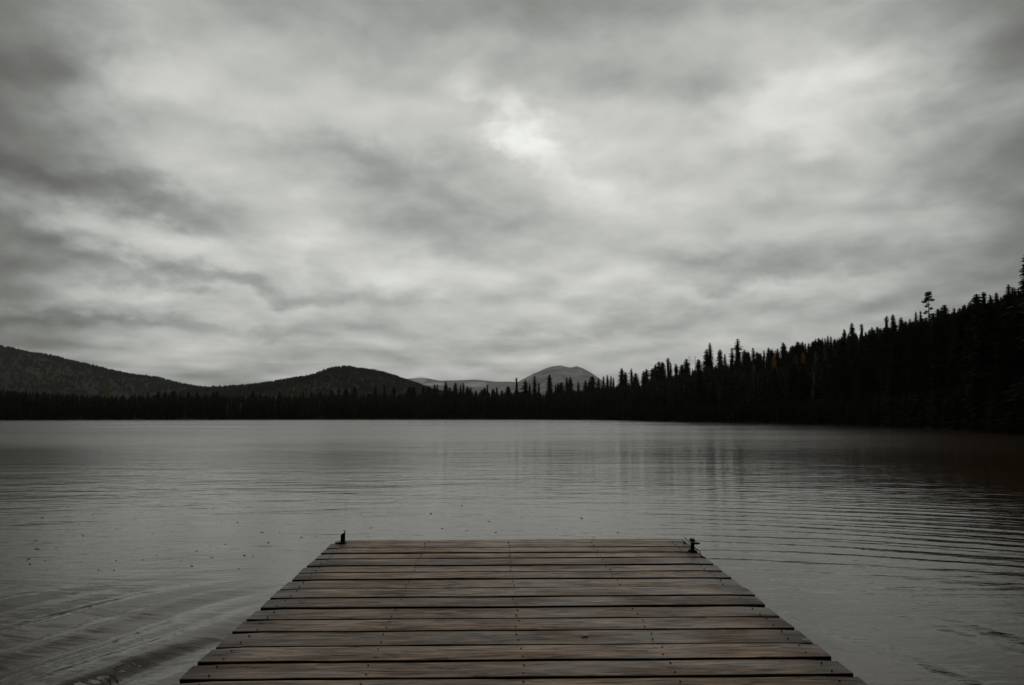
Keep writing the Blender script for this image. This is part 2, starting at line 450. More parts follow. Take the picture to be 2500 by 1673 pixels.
hill('far_ridge', [(-900, 980), (200, 960), (440, 950), (480, 946), (510, 945), (555, 949), (700, 956), (900, 935), (985, 925), (1040, 923), (1075, 930), (1120, 929),
      (1160, 927), (1210, 932), (1260, 933), (1330, 930), (1500, 950), (1800, 970)], 13600, 2000, M['ridge'], 24, 1800)

# ------------------------------------------------------------------ dock frame of reference (it rises slightly towards its outer end)
DU = ray(1207, 969).normalized()                       # along the dock
DV = DU.cross(Vector((0, 0, 1))).normalized()          # across, to the right
DN = DV.cross(DU).normalized()                         # deck normal
DECK_H = 1.15
DO = Vector((0, 0, CAM_H)) - DN * DECK_H
def deck_ab(px, py):
    d = ray(px, py); t = -DECK_H / d.dot(DN)
    return t * d.dot(DV), t * d.dot(DU)
GAPS = [1314.5, 1323.4, 1336.6, 1350, 1363, 1380, 1396.4, 1414, 1435.7, 1458, 1482, 1509.5, 1539, 1574.8, 1612.4, 1654]
BS = [deck_ab(1200, y)[1] for y in GAPS]
PITCHB = (BS[1] - BS[-1]) / (len(BS) - 2)
while BS[-1] > -3.0: BS.append(BS[-1] - PITCHB)
la, lb = deck_ab(820, 1318), deck_ab(431, 1661)
ra, rb = deck_ab(1667, 1318), deck_ab(2081, 1638)
def left_edge(b): return la[0] + (lb[0] - la[0]) * (b - la[1]) / (lb[1] - la[1])
def right_edge(b): return ra[0] + (rb[0] - ra[0]) * (b - ra[1]) / (rb[1] - ra[1])
print('DOCK', la, lb, ra, rb, 'plank', PITCHB, 'end', BS[0], 'endz', (DO + DU * BS[0]).z)

# ------------------------------------------------------------------ water
def graded(lo, hi, step, far, n):
    core = np.arange(lo, hi, step)
    e = np.geomspace(step, far, n)
    return np.concatenate([lo - np.cumsum(e)[::-1], core, core[-1] + np.cumsum(e)])
wx = graded(-13, 17, 0.065, 42, 46)
wy = graded(-2, 27, 0.055, 42, 46)
WX, WY = np.meshgrid(wx, wy, indexing='ij')
# ring waves that the bobbing dock sends out: phase follows the distance from the dock
cu, sv = DU.xy.normalized(), DV.xy.normalized()
a_ = WX * sv.x + WY * sv.y
b_ = WX * cu.x + WY * cu.y
a0_, a1_, bend_ = left_edge(4.0), right_edge(4.0), BS[0]
ex = np.maximum(np.maximum(a0_ - a_, a_ - a1_), 0)
ey = np.maximum(b_ - bend_, 0)
sd_ = np.hypot(ex, ey)
ang = np.arctan2(a_ - 0.4, b_ - 1.0)
warp_ = 0.9 * fbm(NZ, WX / 3.1 + 70, WY / 3.1 + 70, 3)
wob = 0.22 * fbm(NZ, WX / 0.9 + 20, WY / 0.9 + 20, 2)
def sm(x, a, b):
    t = np.clip((x - a) / (b - a), 0, 1); return t * t * (3 - 2 * t)
mod = 0.35 + 1.3 * np.clip(fbm(NZ, WX / 2.3 + 11, WY / 5.0 + 11, 3) + 0.5, 0, 1)
Z = np.zeros_like(WX)
# left of the dock: broad streaks that fan out towards the shore
left = sm(-a_, -a0_ + 0.0, -a0_ + 1.3) * (1 - sm(b_, 4.6, 7.4)) * (1 - sm(sd_, 2.6, 6.0))
ph = sd_ + 0.34 * (b_ - 5.0) + 0.45 * warp_ + 0.22 * wob
def crest(p): return 1.0 - 2.0 * np.sqrt(np.sin(p * math.pi) ** 2 + 0.09)      # narrow crests, round troughs
Z += 0.056 * left * mod * (0.8 * crest(ph / 1.15) + 0.30 * np.sin(ph * 2 * math.pi / 0.47 + 1.0) + 0.10 * np.sin((ph + wob) * 2 * math.pi / 0.21))
# right of the dock, near
right = sm(a_, a1_ + 0.1, a1_ + 0.9) * (1 - sm(b_, 4.2, 6.4)) * (1 - sm(sd_, 2.5, 6.0))
Z += 0.013 * right * mod * (np.sin((ph + 0.4) * 2 * math.pi / 1.0) + 0.3 * np.sin(ph * 2 * math.pi / 0.41) + 0.12 * np.sin((ph + wob) * 2 * math.pi / 0.2))
# rings that have run on over the calm water ahead, strongest to the right; two trains that cross at a small angle
rc = np.hypot(a_ - 0.2, b_ + 2.5) + 0.42 * warp_ + 0.12 * wob
rd = np.hypot(a_ + 2.5, b_ + 6.0) + 0.50 * warp_ - 0.15 * wob
ring = sm(ang, 0.02, 0.42) * sm(b_, 6.2, 8.6) * (1 - 0.75 * sm(rc, 12.0, 23.0))
m2 = np.clip(1.2 * fbm(NZ, WX / 3.7 + 90, WY / 1.3 + 40, 3) + 0.5, 0.05, 1.2)
Z += 0.0046 * ring * (0.15 + mod) * m2 * np.sin(rc * 2 * math.pi / 0.50)
Z += 0.0030 * ring * m2 * np.sin(rd * 2 * math.pi / 0.37 + 2)
Z += 0.0018 * ring * np.sin((rc - 0.6 * wob) * 2 * math.pi / 0.26 + 1)
calm = sm(-ang, -0.35, 0.05) * sm(b_, 9.0, 13.0) * (1 - sm(rc, 16, 26))
Z += 0.0010 * calm * mod * np.sin(rc * 2 * math.pi / 0.8)
fade = (1 - sm(np.abs(WX - 2), 11, 15)) * (1 - sm(WY, 20, 27)) * sm(WY, -2, -0.5)
Z *= fade
nx, ny = WX.shape
def water_z(x, y): return float(Z[min(nx - 1, int(np.searchsorted(wx, x))), min(ny - 1, int(np.searchsorted(wy, y)))])
wv = np.stack([WX, WY, Z], -1).reshape(-1, 3)
I, J = np.meshgrid(np.arange(nx - 1), np.arange(ny - 1), indexing='ij')
wf = np.stack([I * ny + J, (I + 1) * ny + J, (I + 1) * ny + J + 1, I * ny + J + 1], -1).reshape(-1, 4)
add('lake_water', mesh_np('lake_water', wv, wf, [M['water']], True), kind='structure')

# ------------------------------------------------------------------ haze over lake, hills and mountains
def mat_volume(name, col, dens, aniso):
    mt = bpy.data.materials.new(name); mt.use_nodes = True
    t = mt.node_tree; t.nodes.clear()
    q = G(t)
    out = q.node('ShaderNodeOutputMaterial')
    v = q.node('ShaderNodeVolumePrincipled')
    v.inputs['Color'].default_value = (*col, 1); v.inputs['Density'].default_value = dens
    v.inputs['Anisotropy'].default_value = aniso
    t.links.new(v.outputs[0], out.inputs['Volume'])
    return mt
def box_mesh(name, x0, x1, y0, y1, z0, z1, mats):
    v = [(x, y, z) for z in (z0, z1) for y in (y0, y1) for x in (x0, x1)]
    f = [[0, 2, 3, 1], [4, 5, 7, 6], [0, 1, 5, 4], [2, 6, 7, 3], [0, 4, 6, 2], [1, 3, 7, 5]]
    return mesh_np(name, v, f, mats)
add('haze', box_mesh('haze', -16200, 16200, -16200, 16200, -3.6, 800, [mat_volume('haze_air', (.93, .96, 1.0), 4.2e-5, 0.3)]), kind='stuff')

# ------------------------------------------------------------------ dock
def beam(name, p0, p1, w, h, mat, parent, up=None):
    """a beam between two world points, its top on the line p0-p1"""
    p0, p1 = Vector(p0), Vector(p1)
    d = (p1 - p0).normalized(); up = (up or DN)
    s = d.cross(up).normalized(); u = s.cross(d)
    vs = []
    for p in (p0, p1):
        for a, b in ((-.5, 0), (.5, 0), (.5, -1), (-.5, -1)):
            vs.append(p + s * (a * w) + u * (b * h))
    f = [[0, 1, 2, 3], [7, 6, 5, 4], [0, 4, 5, 1], [1, 5, 6, 2], [2, 6, 7, 3], [3, 7, 4, 0]]
    return add(name, mesh_np(name, vs, f, [mat]), parent)
def lathe(name, prof, mat, parent, base, axis, n=14, smooth=True):
    axis = Vector(axis).normalized()
    s = axis.orthogonal().normalized(); t = axis.cross(s)
    vs, f = [], []
    for r, h in prof:
        for k in range(n):
            a = 2 * math.pi * k / n
            vs.append(Vector(base) + axis * h + (s * math.cos(a) + t * math.sin(a)) * r)
    for i in range(len(prof) - 1):
        for k in range(n):
            f.append([i * n + k, i * n + (k + 1) % n, (i + 1) * n + (k + 1) % n, (i + 1) * n + k])
    f.append(list(range(n))[::-1]); f.append([(len(prof) - 1) * n + k for k in range(n)])
    return add(name, mesh_np(name, vs, f, [mat], smooth), parent)
def tube(name, pts, rad, mat, parent=None, n=8, **kw):
    pts = [Vector(p) for p in pts]
    if not isinstance(rad, (list, tuple)): rad = [rad] * len(pts)
    vs, f = [], []
    prev = None
    for i, p in enumerate(pts):
        d = (pts[min(i + 1, len(pts) - 1)] - pts[max(i - 1, 0)]).normalized()
        s = d.orthogonal().normalized() if prev is None else (prev - d * prev.dot(d)).normalized()
        prev = s; t = d.cross(s)
        for k in range(n):
            a = 2 * math.pi * k / n
            vs.append(p + (s * math.cos(a) + t * math.sin(a)) * rad[i])
    for i in range(len(pts) - 1):
        for k in range(n):
            f.append([i * n + k, i * n + (k + 1) % n, (i + 1) * n + (k + 1) % n, (i + 1) * n + k])
    f.append(list(range(n))[::-1]); f.append([(len(pts) - 1) * n + k for k in range(n)])
    return add(name, mesh_np(name, vs, f, [mat], True), parent, **kw)
def deck(a, b, h=0.0): return DO + DV * a + DU * b + DN * h

dock = add('dock', None, None, (0, 0, 0), 'weathered brown plank dock running out into the lake', 'dock')
prng = random.Random(5)
aL, aR = left_edge(4.5), right_edge(4.5)
NAILROWS = (aL + .10, aL + .75, 0.5 * (aL + aR), aR - .75, aR - .10)
NAIL = mesh_np('nail_head', [(.0050 * math.cos(k * 1.0472), .0050 * math.sin(k * 1.0472), 0) for k in range(6)] + [(.0035 * math.cos(k * 1.0472), .0035 * math.sin(k * 1.0472), .0015) for k in range(6)] + [(0, 0, -.012)],
               [[6, 7, 8, 9, 10, 11]] + [[k, (k + 1) % 6, 6 + (k + 1) % 6, 6 + k] for k in range(6)] + [[(k + 1) % 6, k, 12] for k in range(6)], [M['iron']])
NSEG = 18
for i in range(len(BS) - 1):
    b1, b0 = BS[i], BS[i + 1]                 # b1 is the far side
    gap = prng.uniform(0.020, 0.027) + (0.012 if i < 7 else 0.0)
    w = (b1 - b0) - gap
    bm = 0.5 * (b1 + b0)
    xl = left_edge(bm) + prng.uniform(-.008, .007); xr = right_edge(bm) + prng.uniform(-.007, .008)
    xc, hl = 0.5 * (xl + xr), 0.5 * (xr - xl)
    lift = prng.uniform(-.0009, .0009) - (0.010 if i == 0 else 0)
    tilt = prng.uniform(-.001, .001); cup = prng.uniform(-.002, .003)
    phs = [prng.uniform(0, 6.28) for _ in range(6)]
    vs, f = [], []
    for k in range(NSEG + 1):
        x = -hl + 2 * hl * k / NSEG
        e0 = -w / 2 + 0.0018 * math.sin(x * 3.1 + phs[0]) + 0.0012 * math.sin(x * 9.0 + phs[1]) + prng.uniform(-.0012, .0012)
        e1 = w / 2 + 0.0018 * math.sin(x * 2.7 + phs[2]) + 0.0012 * math.sin(x * 8.0 + phs[3]) + prng.uniform(-.0012, .0012)
        zt = 0.0010 * math.sin(x * 1.7 + phs[4]) + 0.0005 * math.sin(x * 6 + phs[5])
        if k in (0, NSEG): e0 += prng.uniform(0, .030) ** 1.2; e1 -= prng.uniform(0, .030) ** 1.2; zt -= .004
        ch = 0.0022
        sk = prng.uniform(-.005, .005) if k in (0, NSEG) else 0
        for (yy, z_) in ((e0, -.038), (e0, -ch), (e0 + ch, 0), (e1 - ch, 0), (e1, -ch), (e1, -.038)):
            xe = (left_edge(bm + yy) - left_edge(bm)) if k == 0 else (right_edge(bm + yy) - right_edge(bm)) if k == NSEG else 0
            vs.append((x + xe + sk * (1 if yy > 0 else -1), yy, z_ + zt + tilt * yy * 4 + (cup if abs(yy) > w * .3 else 0)))
    for k in range(NSEG):
        for c in range(6):
            f.append([k * 6 + c, k * 6 + (c + 1) % 6, (k + 1) * 6 + (c + 1) % 6, (k + 1) * 6 + c][::-1])
    f.append(list(range(6))); f.append([NSEG * 6 + c for c in range(6)][::-1])
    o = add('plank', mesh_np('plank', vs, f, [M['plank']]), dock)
    mw = [[DV.x, DU.x, DN.x], [DV.y, DU.y, DN.y], [DV.z, DU.z, DN.z]]
    from mathutils import Matrix
    R = Matrix(mw).to_4x4()
    R = R @ Matrix.Rotation(prng.uniform(-.0009, .0009), 4, 'Z')
    R.translation = deck(xc, bm, lift)
    o.matrix_local = R
    for a in NAILROWS:
        if abs(a - xc) > hl - .03: continue
        for yy in (-w * .27, w * .27):
            add('nail_head', NAIL, o, (a - xc + prng.uniform(-.012, .012), yy + prng.uniform(-.012, .012), .0024))
aL, aR = left_edge(4.5), right_edge(4.5)
def shore_b(): return BS[-1]
for a in (aL + .10, aL + .75, 0.5 * (aL + aR), aR - .75, aR - .10):
    beam('stringer', deck(a, BS[0] - .05, -.044), deck(a, BS[-1] + .05, -.044), .045, .14, M['beam'], dock)
beam('end_board', deck(aL + .12, BS[0] - .028, -.046), deck(aR - .12, BS[0] - .028, -.046), .03, .15, M['beam'], dock)
for b in (BS[0] - .35, 2.6):
    for a in (aL + .16, aR - .16):
        p = deck(a, b, -.19)
        lathe('pile', [(.075, -2.6), (.08, 0.0)], M['beam'], dock, p, (0, 0, 1), 12)
# left corner: short iron pile guide with a slanted broken top and an eye bolt
pa, pb = deck_ab(837, 1326)
base = deck(pa, pb, 0)
gd = add('mooring_post', None, dock); gd['label'] = 'short dark iron post with slanted top at the left corner'
n = 12
vs, f = [], []
for k in range(n):
    a = 2 * math.pi * k / n
    c, s = math.cos(a), math.sin(a)
    top = .086 + .012 * c + rng.uniform(-.003, .003)
    for (r, h) in ((.021, -.02), (.0205, top), (.0165, top - .002), (.0165, .02)):
        vs.append(base + DV * (c * r) + DU * (s * r) + DN * h)
for k in range(n):
    k2 = (k + 1) % n
    for j in range(3): f.append([k * 4 + j, k2 * 4 + j, k2 * 4 + j + 1, k * 4 + j + 1])
add('pipe', mesh_np('pipe', vs, f, [M['iron']], False), gd)
lathe('base_flange', [(.034, 0), (.034, .008), (.026, .012)], M['iron'], gd, base + DN * .001, DN)
tube('eye_bolt', [base + DV * .017 + DN * .085, base + DV * .018 + DN * .104, base + DV * .011 + DN * .112, base + DV * .003 + DN * .106], .0045, M['iron'], gd)
beam('side_bracket', base - DV * .055 + DN * .008 - DU * .01, base - DV * .01 + DN * .010 - DU * .01, .03, .012, M['iron'], gd)
gd.location = base * .12; gd.scale = (.88, .88, .88)
# right corner: mooring bollard with cap, horns, a strap and a wire running along the edge
pa, pb = deck_ab(1690, 1346)
base = deck(pa, pb, 0)
bo = add('mooring_bollard', None, dock); bo['label'] = 'dark iron bollard with round cap at the right corner'
lathe('stem', [(.040, 0), (.040, .008), (.021, .014), (.018, .035), (.017, .070), (.022, .078)], M['iron'], bo, base, DN + DV * .08, 14)
cb = base + DN * .076 + DV * .006
lathe('cap', [(.020, 0), (.037, .006), (.038, .011), (.030, .014)], M['steel'], bo, cb, DN + DV * .22 - DU * .15, 16)
lathe('knob', [(.025, 0.0), (.026, .010), (.020, .020), (.008, .025)], M['iron'], bo, cb + DN * .012 - DV * .006, DN + DV * .2 - DU * .1, 12)
tube('horn', [cb - DN * .006, cb + DV * .045 - DN * .010, cb + DV * .062 - DN * .008], [.010, .009, .007], M['iron'], bo)
beam('strap', base + DV * -.020 + DN * .050, base + DV * -.078 + DN * .098 + DU * .05, .010, .004, M['steel'], bo)
beam('strap', base + DV * -.008 + DN * .058 + DU * .01, base + DV * -.052 + DN * .110 + DU * .06, .007, .004, M['iron'], bo)
wa, wb_ = deck_ab(1728, 1367)
tube('wire', [base + DN * .03 + DV * .02, base + DN * .015 + DV * .05 - DU * .06, deck(wa - .02, wb_ + .05, .009), deck(wa, wb_, .007)], .005, M['iron'], bo)
bo.location = base * .15; bo.scale = (.85, .85, .85)
ka, kb = deck_ab(1668, 1324)
lathe('edge_bolt', [(.012, 0), (.012, .012), (.006, .016)], M['iron'], bo, deck(ka, kb, .0), DN, 8)

# ------------------------------------------------------------------ trees
def conifer(seed, kind):
    """a crown of drooping boughs, one unit high"""
    R = random.Random(seed)
    V_, F_ = [], []
    P = dict(spruce=(44, 11, .135, .05, .42, .95), spire=(44, 9, .080, .05, .45, .95), wide=(38, 12, .175, .05, .45, .92), ragged=(32, 8, .140, .12, .40, .66),
             column=(42, 10, .110, .04, .34, .92), clumpy=(20, 7, .12, .20, .2, .42), low=(11, 5, .15, .06, .42, .95), lowspire=(11, 5, .10, .05, .42, .95))[kind]
    nw, nb, wid, z0, pw, keep = P
    low = kind.startswith('low')
    # inner shaded body of twigs
    if kind != 'clumpy':
        rings = 4
        for i in range(rings + 1):
            t = i / rings; z = z0 + .03 + (0.97 - z0) * t
            for k in range(5):
                a = 2 * math.pi * k / 5 + i
                r = wid * (1 - t) ** pw * R.uniform(.22, .48) + .003
                V_.append((r * math.cos(a), r * math.sin(a), z))
        for i in range(rings):
            for k in range(5):
                F_.append([i * 5 + k, i * 5 + (k + 1) % 5, (i + 1) * 5 + (k + 1) % 5]); F_.append([i * 5 + k, (i + 1) * 5 + (k + 1) % 5, (i + 1) * 5 + k])
    for i in range(nw):
        t = (i + R.uniform(-.3, .3)) / nw
        t = min(max(t, 0), .985)
        z = z0 + (1 - z0) * t
        prof = (1 - t) ** pw
        if kind == 'column': prof *= 0.75 + 0.5 * math.sin(t * 9 + seed)
        if kind == 'clumpy': prof = (0.55 + 0.6 * abs(math.sin(t * 11 + seed))) * (1.0 if t > .72 else .78)
        if t < .10: prof *= .55 + 4 * t
        sect = R.uniform(0, 6.28)
        for k in range(nb):
            if R.random() > keep: continue
            a = sect + 2 * math.pi * k / nb + R.uniform(-.35, .35)
            L = wid * prof * R.uniform(.68, 1.2) + .006
            if kind in ('ragged', 'clumpy') and R.random() < .2: L *= 1.35
            dr = R.uniform(.15, .55) * L if kind != 'clumpy' else R.uniform(-.35, .1) * L
            hw = L * R.uniform(.16, .28) if kind != 'clumpy' else L * R.uniform(.35, .55)
            ca, sa = math.cos(a), math.sin(a)
            def pt(f, side, dz):
                return (ca * L * f - sa * side, sa * L * f + ca * side, z - dr * f ** 1.4 + dz)
            b = len(V_)
            th = hw * R.uniform(.35, .75)
            if low:
                V_ += [pt(0, 0, .012), pt(.55, hw, -th * .4), pt(1, 0, R.uniform(-.01, .01)), pt(.5, -hw, -th * .4)]
                F_ += [[b, b + 1, b + 2], [b, b + 2, b + 3]]
            else:
                V_ += [pt(0, 0, .010), pt(.40, hw, -th * .5), pt(.55, hw * .35, -th * .2), pt(.78, hw * .62, -th * .45), pt(1.0, 0, R.uniform(-.004, .012)),
                       pt(.74, -hw * .62, -th * .45), pt(.52, -hw * .35, -th * .2), pt(.36, -hw, -th * .5), pt(.45, 0, -th * 1.1)]
                F_ += [[b, b + 1, b + 2], [b, b + 2, b + 6], [b + 2, b + 3, b + 4], [b + 2, b + 4, b + 6], [b + 6, b + 4, b + 5], [b, b + 6, b + 7],
                       [b, b + 8, b + 4]]
            if kind == 'clumpy' and t > .1:
                for _ in range(2):
                    b = len(V_); f0 = R.uniform(.4, .9); q = hw * .8
                    V_ += [pt(f0, -q, -q * .5), pt(f0, q, -q * .4), pt(f0 + .1, 0, q * .9), pt(f0 + .35, 0, 0)]
                    F_ += [[b, b + 1, b + 2], [b + 1, b + 3, b + 2], [b, b + 2, b + 3]]
    # leader
    b = len(V_); r = .006
    V_ += [(r, 0, .93), (-r, r, .93), (-r, -r, .93), (0, 0, 1.0)]
    F_ += [[b, b + 1, b + 3], [b + 1, b + 2, b + 3], [b + 2, b, b + 3]]
    if kind == 'clumpy':
        for _ in range(60):
            b = len(V_); a = R.uniform(0, 6.28); z = R.uniform(.85, .985); r = .10 * math.sin(min(1, (1.0 - z) * 9 + .25) * 1.57); q = .03
            c = (r * math.cos(a), r * math.sin(a), z)
            for _k in range(4): V_.append((c[0] + R.uniform(-q, q), c[1] + R.uniform(-q, q), min(1.0, c[2] + R.uniform(-q, q))))
            F_ += [[b, b + 1, b + 2], [b, b + 2, b + 3], [b + 1, b + 3, b + 2]]
    return np.array(V_), np.array(F_)
def lone_pine(seed):
    """bare leaning stem with separate clumps of needles and a full rounded top, one unit high"""
    R = random.Random(seed); V_, F_ = [], []
    clumps = [(.955, 0, 0, .048, .050, 150), (.90, .01, .5, .058, .040, 120), (.86, .028, 2.9, .035, .025, 50), (.845, .060, .2, .030, .018, 55), (.815, .064, 3.2, .032, .018, 55),
              (.765, .025, 1.5, .024, .02, 35), (.735, .042, 3.4, .026, .016, 35), (.70, .040, .1, .030, .018, 45), (.655, .030, 2.2, .024, .018, 30), (.62, .055, 3.0, .032, .018, 45),
              (.60, .046, .4, .030, .018, 40), (.555, .030, 4.4, .03, .02, 35), (.53, .062, .1, .034, .02, 45), (.505, .055, 3.3, .034, .022, 45), (.46, .05, 1.2, .04, .025, 50),
              (.43, .066, 2.8, .036, .02, 45), (.40, .062, 5.9, .04, .022, 50), (.34, .05, 4.0, .045, .03, 60), (.30, .06, .8, .045, .03, 60)]
    for (z, rad, az_, rx, rz, n) in clumps:
        cx, cy = rad * math.cos(az_), rad * math.sin(az_)
        for _ in range(n):
            d = Vector((R.gauss(0, 1), R.gauss(0, 1), R.gauss(0, 1))).normalized() * R.random() ** .4
            c = (cx + d.x * rx, cy + d.y * rx, min(.990, z + d.z * rz)); q = .019
            b = len(V_)
            for _k in range(3): V_.append((c[0] + R.uniform(-q, q), c[1] + R.uniform(-q, q), min(1.0, c[2] + R.uniform(-q, q))))
            F_.append([b, b + 1, b + 2])
        # the bough that carries the clump
        b = len(V_); t = .0035
        V_ += [(0, 0, z - .02 - t), (0, 0, z - .02 + t), (cx, cy, z + t * .5), (cx, cy, z - t * .5)]
        F_ += [[b, b + 1, b + 2], [b, b + 2, b + 3]]
    return np.array(V_), np.array(F_)
def aspen(seed):
    R = random.Random(seed); V_, F_ = [], []
    for _ in range(420):
        t = R.random(); z = .25 + .75 * t
        rad = .20 * R.uniform(.7, 1.25) * math.sin(min(1, (1 - t) * 1.5 + .12) * 1.57) * (R.random() ** .5)
        a = R.uniform(0, 6.28); c = (rad * math.cos(a), rad * math.sin(a), z); q = .028
        b = len(V_)
        for _k in range(4): V_.append((c[0] + R.uniform(-q, q), c[1] + R.uniform(-q, q), min(1, c[2] + R.uniform(-q, q))))
        F_ += [[b, b + 1, b + 2], [b, b + 2, b + 3]]
    return np.array(V_), np.array(F_)
def trunk_mesh(mat, top=.92, r=.014, name='trunk'):
    vs, f = [], []
    for i, (z, q) in enumerate(((-.06, 1.4), (.05, 1.05), (.5, .62), (top, .15))):
        for k in range(7):
            a = 2 * math.pi * k / 7
            vs.append((r * q * math.cos(a), r * q * math.sin(a), z))
    for i in range(3):
        for k in range(7): f.append([i * 7 + k, i * 7 + (k + 1) % 7, (i + 1) * 7 + (k + 1) % 7, (i + 1) * 7 + k])
    f.append([21 + k for k in range(7)])
    return mesh_np(name, vs, f, [mat], True)
print('CROWN')
CROWN = {k: [mesh_np('crown', *conifer(100 * j + s, k), [M['needle']]) for s in range(3)] for j, k in enumerate(('spruce', 'spire', 'wide', 'ragged', 'column', 'clumpy'))}
TRUNK = trunk_mesh(M['bark'])
CROWN['clumpy'] = [mesh_np('crown', *lone_pine(4), [M['needle']])]
AUT = {c: mesh_np('crown', *aspen(s), [M[c]]) for s, c in enumerate(('autumn', 'autumn_pale', 'yellow'))}
PTRUNK = trunk_mesh(M['pale_bark'], .8, .012)
individual = []       # (azimuth, distance) of trees that stand as things
def put_tree(x, y, h, crown, name, label, cat, group=None, trunk=None, sx=1.0, lean=0.02):
    z = gz(x, y)
    e = add(name, None, None, (x, y, z), label, cat, group)
    e.rotation_euler = (rng.uniform(-lean, lean), rng.uniform(-lean, lean), 0.0 if name == 'pine_tree' else rng.uniform(0, 6.28))
    e.scale = (h * sx, h * sx, h)
    add('trunk', trunk or TRUNK, e); add('crown', crown, e)
    return e
def at(px, py, D):
    d = ray(px, py); s = D / math.hypot(d.x, d.y)
    return d.x * s, d.y * s, CAM_H + d.z * s

def conv(pts, x0, y0, s): return [(x0 + a / s, y0 + b / s) for a, b in pts]
SKY = conv([(890, 480), (1058, 480), (1135, 475), (1215, 485), (1340, 480), (1370, 482), (1455, 470), (1500, 475), (1540, 462), (1568, 458), (1637, 440), (1670, 487),
    (1710, 450), (1755, 465), (1778, 452), (1808, 480), (1840, 487), (1880, 510), (1930, 505), (1950, 490), (1975, 463), (2022, 500), (2052, 485), (2095, 510), (2145, 480),
    (700, 505), (760, 500), (820, 495), (610, 520), (540, 525), (470, 525), (280, 525), (120, 520), (60, 515)], 600, 800, 3.347)
SKY += conv([(15, 565), (85, 575), (135, 545), (208, 475), (280, 492), (312, 520), (352, 458), (385, 515), (478, 448), (520, 530), (545, 517), (572, 510), (615, 470),
    (645, 470), (710, 505), (765, 497), (800, 500), (828, 458), (870, 480), (910, 462), (948, 452), (972, 460), (995, 475), (1062, 395), (1090, 428), (1147, 397),
    (1175, 435), (1245, 420), (1263, 405), (1310, 400), (1340, 362), (1370, 342), (1402, 342), (1445, 312), (1466, 350), (1507, 360), (1555, 365), (1590, 320)], 1200, 780, 3.347)
SKY += conv([(140, 565), (302, 330), (268, 425), (452, 420), (530, 490), (622, 402), (693, 270), (803, 432), (838, 455), (860, 455), (935, 402), (995, 460), (1035, 480),
    (1080, 440), (1150, 403), (1190, 425), (1220, 460), (1255, 440), (1283, 415), (1350, 325), (1385, 350), (1460, 400), (1483, 370), (1505, 370), (1525, 372),
    (1567, 315), (1598, 340), (1632, 318), (1680, 340), (1722, 340), (1772, 310), (1795, 315), (1830, 275), (1868, 265), (1890, 290), (1917, 260), (1950, 265),
    (1987, 228), (2045, 240), (2092, 280)], 1680, 780, 5.8575)
SKY += conv([(680, 532), (731, 490), (797, 497), (710, 560), (840, 540), (858, 518), (893, 515), (946, 447), (992, 435), (1046, 457), (1070, 480), (1104, 465), (1133, 420),
    (1163, 415), (1210, 292), (1252, 428), (1282, 400), (1298, 395), (1324, 375), (1350, 428), (1385, 395), (1410, 400), (1435, 385), (1448, 375), (1483, 360),
    (1505, 365), (1533, 305), (1574, 292), (1617, 310), (1654, 297), (1700, 310), (1726, 245), (1750, 260), (1765, 265)], 1800, 600, 2.613)
SKY += conv([(1415, 512), (1610, 520), (1680, 535), (1750, 525), (1775, 520), (1480, 530), (1540, 525), (1210, 528), (1290, 522), (1350, 525)], 0, 800, 3.347)
# trees that stand out: crown kind, width factor, own label
SPECIAL = {
    (1263, 922): ('column', 1.1, 'tallest dark spruce left of the grey mountain, above the centre treeline'),
    (1305, 917): ('spire', 1.3, 'slim pointed spruce standing in front of the left flank of the grey mountain'),
    (1343, 914): ('spruce', 1.0, 'tall spruce standing before the middle of the grey mountain'),
    (1089, 931): ('spruce', 1.0, 'tall spruce right of the wooded round hill, first high spire of the gap'),
    (1517, 898): ('wide', .9, 'broad dark spruce just right of the grey mountain'),
    (1543, 899): ('ragged', .8, 'thin ragged spruce second right of the grey mountain'),
    (1632, 873): ('column', .9, 'slim tall spruce halfway between grey mountain and the two high spruces'),
    (1732, 836): ('spire', 1.3, 'tall spruce with needle thin top rising behind a broad spruce'),
    (1726, 853): ('wide', 1.0, 'broad spruce crowding in front of the needle thin topped spruce'),
    (1757, 852): ('wide', .85, 'broad cone shaped spruce between the two highest spruces of the lower slope'),
    (1798, 826): ('ragged', 1.0, 'high ragged spruce with gaps showing sky on the lower slope'),
    (1786, 849): ('ragged', .8, 'shorter ragged spruce leaning against the high gappy one'),
    (1910, 835): ('wide', .9, 'thick two topped looking spruce midway up the slope, left one'),
    (1916, 840): ('wide', .8, 'thick spruce midway up the slope, right partner of the broad one'),
    (2080, 788): ('wide', .8, 'cone shaped spruce with clear sky on both sides, upper slope'),
    (2105, 790): ('column', .9, 'narrow blunt column spruce right of the two cone shaped ones'),
    (2060, 804): ('spruce', .9, 'dark cone spruce, left neighbour of the cone with clear sky around'),
    (2162, 771): ('column', .9, 'narrow spruce with crooked tip, left of a bushy pair'),
    (2180, 766): ('wide', .7, 'bushy pointed spruce second left of the tall lone clumpy pine'),
    (2200, 775): ('spruce', 1.1, 'round shouldered spruce right of the bushy pointed one'),
    (2234, 761): ('spire', 1.1, 'left one of two needle thin spires beside the tall clumpy pine'),
    (2245, 759): ('spire', 1.1, 'right one of two needle thin spires beside the tall clumpy pine'),
    (2263, 712): ('clumpy', .92, 'lone tall pine with clumped branches and bulb top above the ridge'),
    (2307, 744): ('column', 1.2, 'stout blunt spruce right of the lone clumpy pine'),
    (2387, 717): ('column', 1.6, 'thick round topped spruce high on the ridge at right'),
    (2402, 712): ('column', 1.0, 'slim spruce just right of the thick round topped one'),
    (2419, 719): ('ragged', 1.0, 'ragged spruce third right along the high ridge'),
    (2433, 714): ('spruce', 1.0, 'pointed spruce at the right end of the high ridge row'),
    (2461, 694): ('spire', 1.4, 'sharp spire next to the big spruce at the right picture edge'),
}
used = set()
